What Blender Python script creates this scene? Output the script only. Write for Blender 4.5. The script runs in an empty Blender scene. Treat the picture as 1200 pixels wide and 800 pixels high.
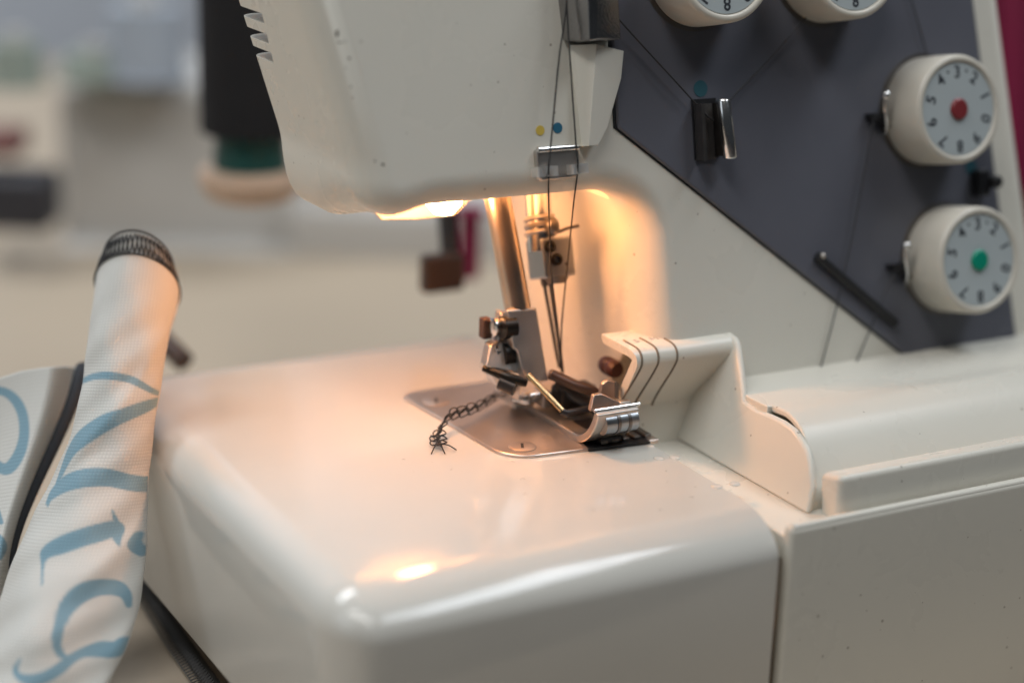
import bpy, bmesh, math, random
from mathutils import Vector, Matrix
rnd = random.Random(7)
MM = 0.001                       # everything below is measured in millimetres
sc = bpy.context.scene
COL = sc.collection
V = Vector

# ------------------------------------------------------------------ camera
F, HOR, HD, ROLL, DIST = 2200., -288., math.radians(60.42), math.radians(1.966), 480.
_p = math.atan((400 - HOR) / F)
fw = V((math.cos(HD)*math.cos(_p), math.sin(HD)*math.cos(_p), -math.sin(_p)))
_r0 = V((math.sin(HD), -math.cos(HD), 0)); _u0 = _r0.cross(fw)
rt = _r0*math.cos(ROLL) + _u0*math.sin(ROLL)
up = -_r0*math.sin(ROLL) + _u0*math.cos(ROLL)
def ray(x, y): return fw + rt*((x-600)/F) - up*((y-400)/F)
CAM = -ray(655, 475)*DIST
def at_plane(x, y, P, n):
    d = ray(x, y); return CAM + d*((V(P)-CAM).dot(n)/d.dot(n))
def az(x, y, z=0.): return at_plane(x, y, (0, 0, z), V((0, 0, 1)))
def ay(x, y, Y): return at_plane(x, y, (0, Y, 0), V((0, 1, 0)))
def ax(x, y, X): return at_plane(x, y, (X, 0, 0), V((1, 0, 0)))
def ad(x, y, d): return CAM + ray(x, y)*d

cam_d = bpy.data.cameras.new('camera'); cam = bpy.data.objects.new('camera', cam_d); COL.objects.link(cam)
cam_d.sensor_width = 36; cam_d.lens = F/1200*36
cam_d.clip_start = 0.01; cam_d.clip_end = 30
m = Matrix((rt, up, -fw)).transposed().to_4x4(); m.translation = CAM*MM
cam.matrix_world = m
cam_d.dof.use_dof = True; cam_d.dof.focus_distance = 0.443
cam_d.dof.aperture_fstop = cam_d.lens/16.5
sc.camera = cam

# ------------------------------------------------------------------ light
w = bpy.data.worlds.new('World'); sc.world = w; w.use_nodes = True
bg = w.node_tree.nodes['Background']; bg.inputs[0].default_value = (.80, .90, 1.0, 1); bg.inputs[1].default_value = .035
def area(name, loc, target, sx, sy, power, color):
    l = bpy.data.lights.new(name, 'AREA'); l.shape = 'RECTANGLE'; l.size = sx; l.size_y = sy
    l.energy = power; l.color = color
    o = bpy.data.objects.new(name, l); COL.objects.link(o)
    o.location = V(loc)*MM
    o.rotation_euler = (V(target)-V(loc)).to_track_quat('-Z', 'Y').to_euler()
    return o
area('ceiling_light_left', (-520, -290, 1120), (-40, -20, 30), 1.0, .25, 7.1, (1.0, .98, .95))
area('ceiling_light_right', (610, -280, 1120), (30, -20, 30), 1.0, .25, 8.1, (.88, .94, 1.0))
area('window_light', (-1500, 60, 900), (-80, 0, 20), .9, 1.1, 4.2, (.82, .92, 1.0))
area('wall_fill_light', (-500, 1600, 2300), (-500, 2600, 300), 1.6, .5, 66, (.92, .96, 1.0))  # added fill that brightens the far wall
sc.view_settings.view_transform = 'Standard'; sc.view_settings.look = 'None'
sc.view_settings.exposure = 0; sc.view_settings.gamma = 1
LAMP_STRENGTH = 116

# ------------------------------------------------------------------ materials
def mat(name, col, rough=.4, metal=0., var=.06, scale=60., bump=0., bscale=400., coat=0., spec=.5, sheen=0.):
    """principled plastic / metal / cloth with a little uneven colour, gloss and relief"""
    M = bpy.data.materials.new(name); M.use_nodes = True
    nt = M.node_tree; b = nt.nodes['Principled BSDF']
    tc = nt.nodes.new('ShaderNodeTexCoord')
    n = nt.nodes.new('ShaderNodeTexNoise'); n.inputs['Scale'].default_value = scale; n.inputs['Detail'].default_value = 6
    nt.links.new(tc.outputs['Object'], n.inputs['Vector'])
    mx = nt.nodes.new('ShaderNodeMix'); mx.data_type = 'RGBA'
    mx.inputs['A'].default_value = (*[max(0, c*(1-var)) for c in col], 1)
    mx.inputs['B'].default_value = (*[min(1, c*(1+var)) for c in col], 1)
    nt.links.new(n.outputs['Fac'], mx.inputs['Factor']); nt.links.new(mx.outputs['Result'], b.inputs['Base Color'])
    mr = nt.nodes.new('ShaderNodeMapRange')
    mr.inputs['To Min'].default_value = max(.02, rough*.8); mr.inputs['To Max'].default_value = min(1, rough*1.2)
    nt.links.new(n.outputs['Fac'], mr.inputs['Value']); nt.links.new(mr.outputs['Result'], b.inputs['Roughness'])
    b.inputs['Metallic'].default_value = metal
    b.inputs['Specular IOR Level'].default_value = spec
    b.inputs['Coat Weight'].default_value = coat; b.inputs['Coat Roughness'].default_value = .12
    b.inputs['Sheen Weight'].default_value = sheen
    if bump:
        n2 = nt.nodes.new('ShaderNodeTexNoise'); n2.inputs['Scale'].default_value = bscale; n2.inputs['Detail'].default_value = 3
        nt.links.new(tc.outputs['Object'], n2.inputs['Vector'])
        bp = nt.nodes.new('ShaderNodeBump'); bp.inputs['Strength'].default_value = bump; bp.inputs['Distance'].default_value = .0003
        nt.links.new(n2.outputs['Fac'], bp.inputs['Height']); nt.links.new(bp.outputs['Normal'], b.inputs['Normal'])
    return M

def specks(M, dens_scale, thr, col):
    """tiny dirt specks of their own random places, mixed over the base colour"""
    nt = M.node_tree; b = nt.nodes['Principled BSDF']
    src = b.inputs['Base Color'].links[0].from_socket
    tc = nt.nodes['Texture Coordinate']
    vo = nt.nodes.new('ShaderNodeTexVoronoi'); vo.inputs['Scale'].default_value = dens_scale
    nt.links.new(tc.outputs['Object'], vo.inputs['Vector'])
    sz = nt.nodes.new('ShaderNodeSeparateColor'); nt.links.new(vo.outputs['Color'], sz.inputs[0])
    mul = nt.nodes.new('ShaderNodeMath'); mul.operation = 'MULTIPLY'; mul.inputs[1].default_value = thr
    pw = nt.nodes.new('ShaderNodeMath'); pw.operation = 'POWER'; pw.inputs[1].default_value = 6
    nt.links.new(sz.outputs[0], pw.inputs[0]); nt.links.new(pw.outputs[0], mul.inputs[0])
    lt = nt.nodes.new('ShaderNodeMath'); lt.operation = 'LESS_THAN'
    nt.links.new(vo.outputs['Distance'], lt.inputs[0]); nt.links.new(mul.outputs[0], lt.inputs[1])
    fac = nt.nodes.new('ShaderNodeMath'); fac.operation = 'MULTIPLY'; fac.inputs[1].default_value = .55
    nt.links.new(lt.outputs[0], fac.inputs[0])
    mx = nt.nodes.new('ShaderNodeMix'); mx.data_type = 'RGBA'
    nt.links.new(fac.outputs[0], mx.inputs['Factor']); nt.links.new(src, mx.inputs['A']); mx.inputs['B'].default_value = (*col, 1)
    nt.links.new(mx.outputs['Result'], b.inputs['Base Color'])

def scratches(M, amount):
    """hair scratches in two directions and finger smears in the gloss"""
    nt = M.node_tree; b = nt.nodes['Principled BSDF']; tc = nt.nodes['Texture Coordinate']
    prev = b.inputs['Normal'].links[0].from_socket if b.inputs['Normal'].links else None
    for rz, sc_ in ((.5, (25, 2600, 25)), (2.2, (40, 3400, 40))):
        mp = nt.nodes.new('ShaderNodeMapping'); mp.inputs['Rotation'].default_value = (0, 0, rz); mp.inputs['Scale'].default_value = sc_
        nt.links.new(tc.outputs['Object'], mp.inputs['Vector'])
        n = nt.nodes.new('ShaderNodeTexNoise'); n.inputs['Scale'].default_value = 1; n.inputs['Detail'].default_value = 1
        nt.links.new(mp.outputs[0], n.inputs['Vector'])
        r = nt.nodes.new('ShaderNodeMapRange'); r.inputs['From Min'].default_value = .70; r.inputs['From Max'].default_value = .76
        nt.links.new(n.outputs['Fac'], r.inputs['Value'])
        bp = nt.nodes.new('ShaderNodeBump'); bp.inputs['Strength'].default_value = amount; bp.inputs['Distance'].default_value = .0002; bp.invert = True
        nt.links.new(r.outputs[0], bp.inputs['Height'])
        if prev: nt.links.new(prev, bp.inputs['Normal'])
        prev = bp.outputs['Normal']
    nt.links.new(prev, b.inputs['Normal'])
    rs = b.inputs['Roughness'].links[0].from_socket
    n = nt.nodes.new('ShaderNodeTexNoise'); n.inputs['Scale'].default_value = 45; n.inputs['Detail'].default_value = 4; n.inputs['Distortion'].default_value = 1.5
    nt.links.new(tc.outputs['Object'], n.inputs['Vector'])
    r = nt.nodes.new('ShaderNodeMapRange'); r.inputs['From Min'].default_value = .5; r.inputs['From Max'].default_value = .75; r.inputs['To Max'].default_value = .6*amount
    nt.links.new(n.outputs['Fac'], r.inputs['Value'])
    ad_ = nt.nodes.new('ShaderNodeMath'); ad_.operation = 'ADD'; nt.links.new(rs, ad_.inputs[0]); nt.links.new(r.outputs[0], ad_.inputs[1])
    nt.links.new(ad_.outputs[0], b.inputs['Roughness'])

M = {}
M['cream'] = mat('cream_plastic', (.70, .675, .60), .28, var=.05, scale=25, bump=.05, bscale=900, spec=.28)
scratches(M['cream'], .04)
specks(M['cream'], 420, .16, (.16, .12, .08))
M['bedcream'] = mat('bed_plastic', (.605, .585, .535), .11, var=.045, scale=30, bump=.03, bscale=700)
scratches(M['bedcream'], .10)
specks(M['bedcream'], 300, .06, (.3, .22, .15))
M['knob'] = mat('knob_plastic', (.64, .60, .52), .38, var=.05, scale=90, bump=.06, bscale=1500)
M['dialface'] = mat('dial_face_grey', (.46, .51, .52), .45, var=.04)
M['panel'] = mat('grey_blue_panel', (.118, .122, .148), .42, var=.12, scale=40, bump=.12, bscale=2500)
specks(M['panel'], 300, .10, (.14, .14, .15))
M['gap_black'] = mat('near_black', (.012, .012, .014), .6)
M['chrome'] = mat('bright_steel', (.68, .67, .66), .2, 1., var=.06, scale=200, bump=.06, bscale=1200)
M['steel'] = mat('satin_steel', (.56, .52, .48), .44, 1., var=.12, scale=150, bump=.12, bscale=1800)
M['plate'] = mat('needle_plate_steel', (.60, .51, .45), .36, .86, var=.10, scale=120, bump=.10, bscale=1500)
M['darksteel'] = mat('dark_steel', (.19, .175, .165), .42, 1., var=.2, scale=200, bump=.15, bscale=1500)
M['black'] = mat('black_plastic', (.012, .012, .014), .4)
M['blackscrew'] = mat('black_screw', (.02, .018, .016), .35, .6)
M['bar'] = mat('presser_bar_steel', (.60, .50, .41), .30, 1., var=.1, scale=120, bump=.1, bscale=900)
M['tan'] = mat('lamp_tinted_plastic', (.58, .42, .31), .4)  # tan carries the lamp's warm glow in the holder's colour
M['brown'] = mat('brown_lever', (.05, .022, .012), .42, bump=.2, bscale=300)
M['thread'] = mat('black_thread', (.012, .011, .012), .75, var=.2, scale=900, sheen=.15)
M['greythread'] = mat('dark_grey_thread', (.03, .03, .035), .7, sheen=.2)
M['digit'] = mat('dial_print', (.03, .035, .045), .6)
M['red'] = mat('red_cap', (.22, .03, .035), .4)
M['green'] = mat('green_cap', (.0, .27, .17), .4)
M['blue'] = mat('blue_cap', (.02, .16, .26), .4)
M['yellow'] = mat('yellow_cap', (.65, .47, .09), .45)
M['teal'] = mat('teal_mark', (.025, .095, .12), .5)
M['bluedot'] = mat('blue_mark', (.025, .14, .23), .45)
M['chip'] = mat('worn_brown_chip', (.045, .03, .018), .8)
M['mark'] = mat('grey_print', (.22, .21, .2), .6)
M['groove'] = mat('groove_tone', (.20, .17, .13), .7)
M['knife'] = mat('copper_tinted_steel', (.52, .42, .36), .38, 1., var=.15, scale=300, bump=.5, bscale=2500)
M['brass'] = mat('brass_wire', (.55, .40, .22), .25, 1.)
M['takeup'] = mat('worn_dark_chrome', (.34, .33, .33), .24, 1., var=.25, scale=200, bump=.25, bscale=1500)
M['clamp'] = mat('clamp_steel', (.56, .55, .54), .40, 1., var=.12, scale=200, bump=.12, bscale=1800)
M['coolsteel'] = mat('cool_ground_steel', (.36, .38, .40), .34, 1., var=.15, scale=200, bump=.12, bscale=1800)
M['hook'] = mat('worn_nickel', (.80, .78, .75), .42, .85, var=.1, scale=300)
M['table'] = mat('beige_table_top', (.46, .375, .28), .55, var=.06, scale=8)
M['wall'] = mat('pale_wall', (.62, .65, .70), .8, var=.05, scale=3)
M['bgwhite'] = mat('white_machine_plastic', (.55, .53, .50), .4)
M['bgedge'] = mat('grey_machine_label', (.27, .28, .28), .5)
M['cone_black'] = mat('black_cone_thread', (.006, .006, .008), .9)
M['cone_green'] = mat('dark_green_plastic', (.0, .06, .055), .4)
M['pale_green'] = mat('pale_green_thread', (.30, .35, .31), .9)
M['pale_blue'] = mat('pale_blue_thread', (.38, .43, .5), .9)
M['pinkish'] = mat('dull_pink_thread', (.40, .30, .29), .9)
M['magenta'] = mat('magenta_cloth', (.17, .001, .034), .85, var=.15, scale=12)
M['peach'] = mat('peach_cloth', (.50, .25, .18), .85)
M['reddark'] = mat('dark_red_knob', (.06, .016, .013), .45)
M['navy'] = mat('dark_case', (.03, .03, .038), .5)
M['crimson'] = mat('crimson_lid', (.20, .08, .07), .5)

# ------------------------------------------------------------------ helpers
WL = {}                                   # world location (mm) of every object
def mesh_data(name, verts, faces, material, smooth=True, angle=35):
    me = bpy.data.meshes.new(name)
    me.from_pydata([tuple(v*MM) for v in verts], [], faces); me.validate()
    bm = bmesh.new(); bm.from_mesh(me)
    bmesh.ops.remove_doubles(bm, verts=bm.verts, dist=1e-7)
    bmesh.ops.recalc_face_normals(bm, faces=bm.faces)
    bm.to_mesh(me); bm.free()
    if material: me.materials.append(material)
    if smooth:
        me.polygons.foreach_set('use_smooth', [True]*len(me.polygons))
        me.set_sharp_from_angle(angle=math.radians(angle))
    return me
def link(o, world, parent=None):
    COL.objects.link(o); WL[o] = V(world)
    if parent:
        o.parent = parent; o.location = (V(world)-WL[parent])*MM
    else: o.location = V(world)*MM
    return o
def mk(name, verts, faces, material, parent=None, smooth=True, angle=35, bevel=0, seg=2, origin=None):
    verts = [V(v) for v in verts]
    c = V(origin) if origin is not None else sum(verts, V())/len(verts)
    o = bpy.data.objects.new(name, mesh_data(name, [v-c for v in verts], faces, material, smooth, angle))
    if bevel:
        b = o.modifiers.new('bevel', 'BEVEL'); b.width = bevel*MM; b.segments = seg; b.limit_method = 'ANGLE'
        b.angle_limit = math.radians(30); b.harden_normals = False
        wn = o.modifiers.new('wn', 'WEIGHTED_NORMAL'); wn.keep_sharp = True
    return link(o, c, parent)
def root(name, label, cat, loc, group=None):
    o = bpy.data.objects.new(name, None); o.empty_display_size = .01
    link(o, loc); o['label'] = label; o['category'] = cat
    if group: o['group'] = group
    return o
def tag(o, label, cat, group=None, kind=None):
    if label: o['label'] = label
    if cat: o['category'] = cat
    if group: o['group'] = group
    if kind: o['kind'] = kind
    return o

class G:                                  # small mesh collector
    def __init__(s): s.v = []; s.f = []
    def add(s, verts, faces):
        n = len(s.v); s.v += [V(v) for v in verts]; s.f += [tuple(i+n for i in f) for f in faces]; return s
    def tube(s, pts, r, n=8, cap=True):
        pts = [V(p) for p in pts]; R = r if isinstance(r, (list, tuple)) else [r]*len(pts)
        t0 = (pts[1]-pts[0]).normalized(); a = t0.orthogonal().normalized(); vs = []; fs = []
        for i, p in enumerate(pts):
            t = (pts[min(i+1, len(pts)-1)]-pts[max(i-1, 0)]).normalized()
            a = (a-t*a.dot(t)).normalized(); b = t.cross(a)
            for k in range(n):
                q = 2*math.pi*k/n; vs.append(p+(a*math.cos(q)+b*math.sin(q))*R[i])
        for i in range(len(pts)-1):
            for k in range(n):
                fs.append((i*n+k, i*n+(k+1) % n, (i+1)*n+(k+1) % n, (i+1)*n+k))
        if cap: fs.append(tuple(range(n))[::-1]); fs.append(tuple((len(pts)-1)*n+k for k in range(n)))
        return s.add(vs, fs)
    def box(s, x0, x1, y0, y1, z0, z1):
        v = [(x, y, z) for x in (x0, x1) for y in (y0, y1) for z in (z0, z1)]
        return s.add(v, [(0, 1, 3, 2), (4, 6, 7, 5), (0, 4, 5, 1), (2, 3, 7, 6), (0, 2, 6, 4), (1, 5, 7, 3)])
    def frame_box(s, c, X, Y, Z, hx, hy, hz):   # oriented box
        c = V(c); v = [c+X*(hx*a)+Y*(hy*b)+Z*(hz*d) for a in (-1, 1) for b in (-1, 1) for d in (-1, 1)]
        return s.add(v, [(0, 1, 3, 2), (4, 6, 7, 5), (0, 4, 5, 1), (2, 3, 7, 6), (0, 2, 6, 4), (1, 5, 7, 3)])
    def loft(s, rings, closed=True, caps=True):
        n = len(rings[0]); vs = [V(p) for r in rings for p in r]; fs = []
        for i in range(len(rings)-1):
            for k in range(n if closed else n-1):
                fs.append((i*n+k, i*n+(k+1) % n, (i+1)*n+(k+1) % n, (i+1)*n+k))
        if caps: fs.append(tuple(range(n))[::-1]); fs.append(tuple((len(rings)-1)*n+k for k in range(n)))
        return s.add(vs, fs)
    def lathe(s, prof, c, X, Y, Z, n=48):       # prof: (radius, height) along Z
        c = V(c); rings = [[c+(X*math.cos(2*math.pi*k/n)+Y*math.sin(2*math.pi*k/n))*r+Z*h for k in range(n)] for r, h in prof]
        return s.loft(rings)
    def ball(s, c, r, n=12, sc_=(1, 1, 1)):
        prof = [(r*math.sin(math.pi*i/n), -r*math.cos(math.pi*i/n)) for i in range(n+1)]
        c = V(c); rings = [[c+V((q*math.cos(2*math.pi*k/16)*sc_[0], q*math.sin(2*math.pi*k/16)*sc_[1], h*sc_[2])) for k in range(16)] for q, h in prof]
        return s.loft(rings, caps=False)
    def mk(s, name, material, parent=None, **k): return mk(name, s.v, s.f, material, parent, **k)
EX, EY, EZ = V((1, 0, 0)), V((0, 1, 0)), V((0, 0, 1))

def smooth(a, b, x):
    t = max(0, min(1, (x-a)/(b-a))); return t*t*(3-2*t)
def catmull(pts, n):
    pts = [V(p) for p in pts]; out = []
    P = [pts[0]*2-pts[1]]+pts+[pts[-1]*2-pts[-2]]
    for i in range(1, len(P)-2):
        for j in range(n):
            t = j/n
            out.append(.5*((2*P[i])+(P[i+1]-P[i-1])*t+(2*P[i-1]-5*P[i]+4*P[i+1]-P[i+2])*t*t+(3*P[i]-P[i-1]-3*P[i+1]+P[i+2])*t**3))
    out.append(pts[-1]); return out
def round_box(x0, x1, y0, y1, z0, z1, R, k=7, fn=None):
    """box whose six sides have radii R=(x0,x1,y0,y1,z0,z1): every edge is an elliptical fillet"""
    g = G()
    def axis(lo, hi, ra, rb):
        out = []
        for i in range(k+1): out.append((lo+ra, -math.tan(math.pi/4*(1-i/k)), ra))
        for i in range(k+1): out.append((hi-rb, math.tan(math.pi/4*i/k), rb))
        return out
    A = [axis(x0, x1, R[0], R[1]), axis(y0, y1, R[2], R[3]), axis(z0, z1, R[4], R[5])]
    n = 2*k+2
    def pt(i, j, l):
        c = V((A[0][i][0], A[1][j][0], A[2][l][0])); d = V((A[0][i][1], A[1][j][1], A[2][l][1]))
        d.normalize(); p = c+V((d.x*A[0][i][2], d.y*A[1][j][2], d.z*A[2][l][2]))
        return fn(p) if fn else p
    for axn in range(3):
        for e in (0, n-1):
            vs = []; fs = []
            for a in range(n):
                for b in range(n):
                    idx = [a, b]; idx.insert(axn, e); vs.append(pt(*idx))
            for a in range(n-1):
                for b in range(n-1):
                    fs.append((a*n+b, a*n+b+1, (a+1)*n+b+1, (a+1)*n+b))
            g.add(vs, fs)
    return g
def fillet_poly(pts, n=8):
    """pts: (x, z, radius) -> rounded outline"""
    out = []; N = len(pts)
    for i in range(N):
        p = V(pts[i][:2]); r = pts[i][2]; a = V(pts[i-1][:2]); b = V(pts[(i+1) % N][:2])
        if r <= 0: out.append(p); continue
        da = (a-p).normalized(); db = (b-p).normalized()
        ang = da.angle(db); t = r/math.tan(ang/2)
        s = p+da*t; e = p+db*t; c = p+(da+db).normalized()*(r/math.sin(ang/2))
        for j in range(n+1):
            q = s.lerp(e, j/n); d = (q-c)
            # even angles
            a0 = (s-c); a1 = (e-c); th = a0.angle(a1); f = j/n
            v = (a0*math.sin((1-f)*th)+a1*math.sin(f*th))/math.sin(th)
            out.append(c+v)
    return out

# ------------------------------------------------------------------ setting
tz = -57; BASE = -45
g = G().box(-2600, 2600, -150, 900, tz-30, tz)
t = g.mk('table_top', M['table'], bevel=3); t['kind'] = 'structure'
g = G().box(-5000, 5000, 3200, 3300, -900, 2600)
t = g.mk('wall', M['wall'], smooth=False); t['kind'] = 'structure'
g = G().box(-5000, 5000, -3000, 3200, -800, -780)
t = g.mk('floor', mat('dull_floor', (.25, .22, .2), .6), smooth=False); t['kind'] = 'structure'

# ------------------------------------------------------------------ the overlock machine
TT = math.radians(12); ts, tcs = math.sin(TT), math.cos(TT)
FP0 = V((0, -31, 16)); FN = V((0, -tcs, ts)); FU = V((0, ts, tcs))      # tilted front plane
def fy(z): return -31+(z-16)*math.tan(TT)
def fp(x, y, off=0.): return at_plane(x, y, FP0+FN*off, FN)           # pixel -> front plane
om = root('overlock_machine', 'cream white overlock sewing machine with grey dial panel and lit needle area', 'sewing machine', (20, 0, tz))

# bed
BX0, BX1, BY0, BY1 = -100, 9, -88, 72
g = round_box(BX0, BX1, BY0, BY1, BASE, 0, (10, 1.2, 15, 14, 2, 8.5), k=9, fn=lambda p: V((p.x-max(0, -35-p.y)*.06*smooth(-20, 9, p.x), p.y, p.z)))
bed = g.mk('bed', M['bedcream'], om, angle=60)
for x, y in ((772, 537), (791, 536), (840, 570), (861, 567)):
    p = az(x, y, 0)
    G().ball(p+V((0, 0, .05)), 1.35, 10, (1, 1, .26)).mk('raised_dot', M['bedcream'], bed)

# body: arm + column as one rounded shell
RT_ = fp(1160, 0, -8); RB = fp(1211, 400, -8)
outline = fillet_poly([
    (-80, 128, 0), (-65.5, 70, 30), (-64.5, 55.8, 9.5), (-47.5, 59.8, 20), (-40, 59.8, 0), (-30, 59.8, 0), (-20, 59.8, 0), (-13, 59.8, 0), (-8, 59.8, 0), (8, 59.8, 12), (8.6, 21, 0), (9, -3, 0), (32, -3, 0), (33.5, -3, 0),
    (RB.x+1, -3, 0), (RB.x+.5, 8, 0), (RT_.x+(RT_.x-RB.x)/(RT_.z-RB.z)*(128-RT_.z), 128, 0)], 10)
RF, RR = 8.0, 6.0
def offset(poly, d):
    N = len(poly); out = []
    for i in range(N):
        a, p, b = poly[i-1], poly[i], poly[(i+1) % N]
        n1 = V((-(p-a).y, (p-a).x)).normalized(); n2 = V((-(b-p).y, (b-p).x)).normalized()
        n = (n1+n2); l = n.length
        n = n/l if l > 1e-6 else n1
        c = max(.4, n.dot(n1))
        out.append(p+n*(d/c))
    return out
area2 = sum(outline[i-1].x*outline[i].y-outline[i].x*outline[i-1].y for i in range(len(outline)))
sg = 1 if area2 > 0 else -1              # inward normal is left of the walk for a ccw outline
rings = []
DEPTH = 50
def ring(poly, d, src):
    out = []
    for q, o in zip(poly, src):
        z = q.y
        # rear part of the arm hangs lower than its front lip
        if o.x < 6 and o.y < 75:
            z -= 14*smooth(20, 46, d)*(1-smooth(-21, -4, o.x))*(1-smooth(58, 75, o.y))*(1-smooth(-38, -52, o.x))
        if o.x < -46 and o.y < 70: z -= 5.5*smooth(8, 34, d)*smooth(-46, -60, o.x)*(1-smooth(60, 70, o.y))
        yz = q.y
        if o.x < 32.5 and o.y < 22 and o.x > 5 and z < 21:
            z = z+(21-z)*(1-smooth(11, 17, d)); yz = z
        d2 = d*(1+.6*smooth(0, 9, o.x))
        out.append(V((q.x, fy(yz)+d2, z)))
    return out
K = 8
for i in range(K+1):
    th = math.pi/2*i/K
    rings.append(ring(offset(outline, sg*RF*(1-math.sin(th))), RF*(1-math.cos(th)), outline))
for d in (14, 20, 26, 31, DEPTH-RR):
    rings.append(ring(outline, d, outline))
for i in range(1, K+1):
    th = math.pi/2*i/K
    rings.append(ring(offset(outline, sg*RR*.9*(1-math.cos(th))), DEPTH-RR+RR*math.sin(th), outline))
g = G().loft(rings)
body = g.mk('body', M['cream'], om, angle=30)
def cut(obj, cutters):
    for c in cutters:
        md = obj.modifiers.new('b', 'BOOLEAN'); md.operation = 'DIFFERENCE'; md.object = c; md.solver = 'EXACT'
    bpy.context.view_layer.update()
    dg = bpy.context.evaluated_depsgraph_get()
    me = bpy.data.meshes.new_from_object(obj.evaluated_get(dg)); 
    obj.modifiers.clear(); old = obj.data; obj.data = me; me.name = old.name
    for c in cutters: bpy.data.objects.remove(c, do_unlink=True)
    me.polygons.foreach_set('use_smooth', [True]*len(me.polygons))
    me.set_sharp_from_angle(angle=math.radians(32))
    wn = obj.modifiers.new('wn', 'WEIGHTED_NORMAL'); wn.keep_sharp = True
def shear(p): return V((p.x, p.y+fy(p.z), p.z))
cav = round_box(-57, 5, 9, 46, 30, 112, (4, 4, 3, 6, 2, 6), k=4, fn=shear).mk('cutter', None)
slots = []
for py in (18, 42, 64):
    p = ax(300, py, -72)
    slots.append(G().box(-95, -55, p.y-6, p.y+30, p.z-1.2, p.z+1.2).mk('cutter', None, smooth=False))
cut(body, [cav]+slots)

# lamp bulb under the arm
LB = V((-34, 1, 59.5))
bm_ = bpy.data.materials.new('lit_bulb'); bm_.use_nodes = True
bb = bm_.node_tree.nodes['Principled BSDF']; bb.inputs['Emission Color'].default_value = (1, .42, .16, 1); bb.inputs['Emission Strength'].default_value = LAMP_STRENGTH
bb.inputs['Base Color'].default_value = (.8, .7, .6, 1)
bulb = G().lathe([(0, -7), (2.4, -6.4), (4.4, -4), (5.2, 0), (4.6, 4), (3.2, 7.5), (2.6, 10), (0, 10)], LB, EX, EY, EZ, 24).mk('lamp_bulb', bm_, om)
G().lathe([(0, 10), (3.2, 10), (3.2, 24), (0, 24)], LB, EX, EY, EZ, 24).mk('lamp_socket', M['black'], om)

# tension panel
pp = [(722, 150), (1080, 433), (1190, 414)]
P3 = [fp(x, y) for x, y in pp]
topR = fp(1137, 0); sl = (P3[2].x-topR.x)/(P3[2].z-topR.z)
poly = [P3[0], P3[1], P3[2], V((topR.x+sl*(128-topR.z), fy(128), 128)), V((P3[0].x, fy(128), 128))]
def slab(pl3, o0, o1): 
    return G().loft([[p+FN*o0 for p in pl3], [p+FN*o1 for p in pl3]])
cen = sum(poly, V())/5
panel = slab(poly, -.4, .9).mk('tension_panel', M['panel'], om, bevel=.5)
slab([cen+(p-cen)*1.012 for p in poly], -.4, .25).mk('gap_black', M['gap_black'], panel, smooth=False)  # near-black sheet painting the gap's shadow round the panel

# dials
def dial(px, py, cap):
    c = fp(px, py, 14.6); b = c-FN*14.6
    R = Matrix((EX, FU, FN)).transposed()
    o = bpy.data.objects.new('tension_dial', None)
    prof = [(0, 1.2), (13.4, 1.2), (13.8, 1.7), (13.9, 8), (13.8, 13.6), (13.5, 14.3), (13.0, 14.6), (12.3, 14.6), (11.95, 14.35), (11.85, 13.9), (0, 13.9)]
    o = G().lathe(prof, b, EX, FU, FN, 64).mk('tension_dial', M['knob'], om, angle=50)
    G().lathe([(0, .2), (14.8, .2), (14.8, .9), (12.5, 1.3), (0, 1.3)], b, EX, FU, FN, 48).mk('tension_disc', M['darksteel'], o)
    G().lathe([(0, 13.8), (11.65, 13.8), (11.65, 14.12), (0, 14.12)], b, EX, FU, FN, 64).mk('dial_face', M['dialface'], o)
    G().lathe([(0, 14.1), (2.75, 14.1), (2.75, 14.5), (2.3, 14.9), (0, 15.0)], b, EX, FU, FN, 32).mk('centre_cap', M[cap], o)
    g = G()
    for d in range(10):
        cu = bpy.data.curves.new('t', 'FONT'); cu.body = str(d); cu.size = 4.3; cu.align_x = 'CENTER'; cu.align_y = 'CENTER'; cu.offset = .06
        cu.resolution_u = 3; cu.extrude = .03
        to = bpy.data.objects.new('t', cu); COL.objects.link(to)
        bpy.context.view_layer.update()
        me = bpy.data.meshes.new_from_object(to.evaluated_get(bpy.context.evaluated_depsgraph_get()))
        th = math.radians(36*(d-3))
        ux = EX*math.cos(th)+FU*math.sin(th); uy = -EX*math.sin(th)+FU*math.cos(th)
        vs = [b+FN*14.16+uy*9.2+ux*v.co.x+uy*v.co.y+FN*v.co.z for v in me.vertices]
        g.add(vs, [tuple(p.vertices) for p in me.polygons])
        bpy.data.objects.remove(to); bpy.data.meshes.remove(me); bpy.data.curves.remove(cu)
    for d in (2.5, 3.5):
        th = math.radians(36*(d-3)); uy = -EX*math.sin(th)+FU*math.cos(th)
        g.lathe([(0, 14.1), (.36, 14.1), (.36, 14.18), (0, 14.18)], b+uy*9.9, EX, FU, FN, 10)
    g.mk('numerals', M['digit'], o, smooth=False)
    return o
dial(1125, 128, 'red'); dial(1149, 305, 'green'); dial(851, -43, 'yellow'); dial(1002, -45, 'blue')

# ---- details on the panel
def disc(px, py, r, m_, name, par=None, off=.95, ell=1.):
    c = fp(px, py, off)
    return G().lathe([(0, -.1), (r, -.1), (r, .06), (0, .06)], c, EX, FU, FN, 20).mk(name, m_, par or om)
disc(821, 104, 2.0, M['teal'], 'colour_dot', panel); disc(1138, 196, 2.0, M['teal'], 'colour_dot', panel)
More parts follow.
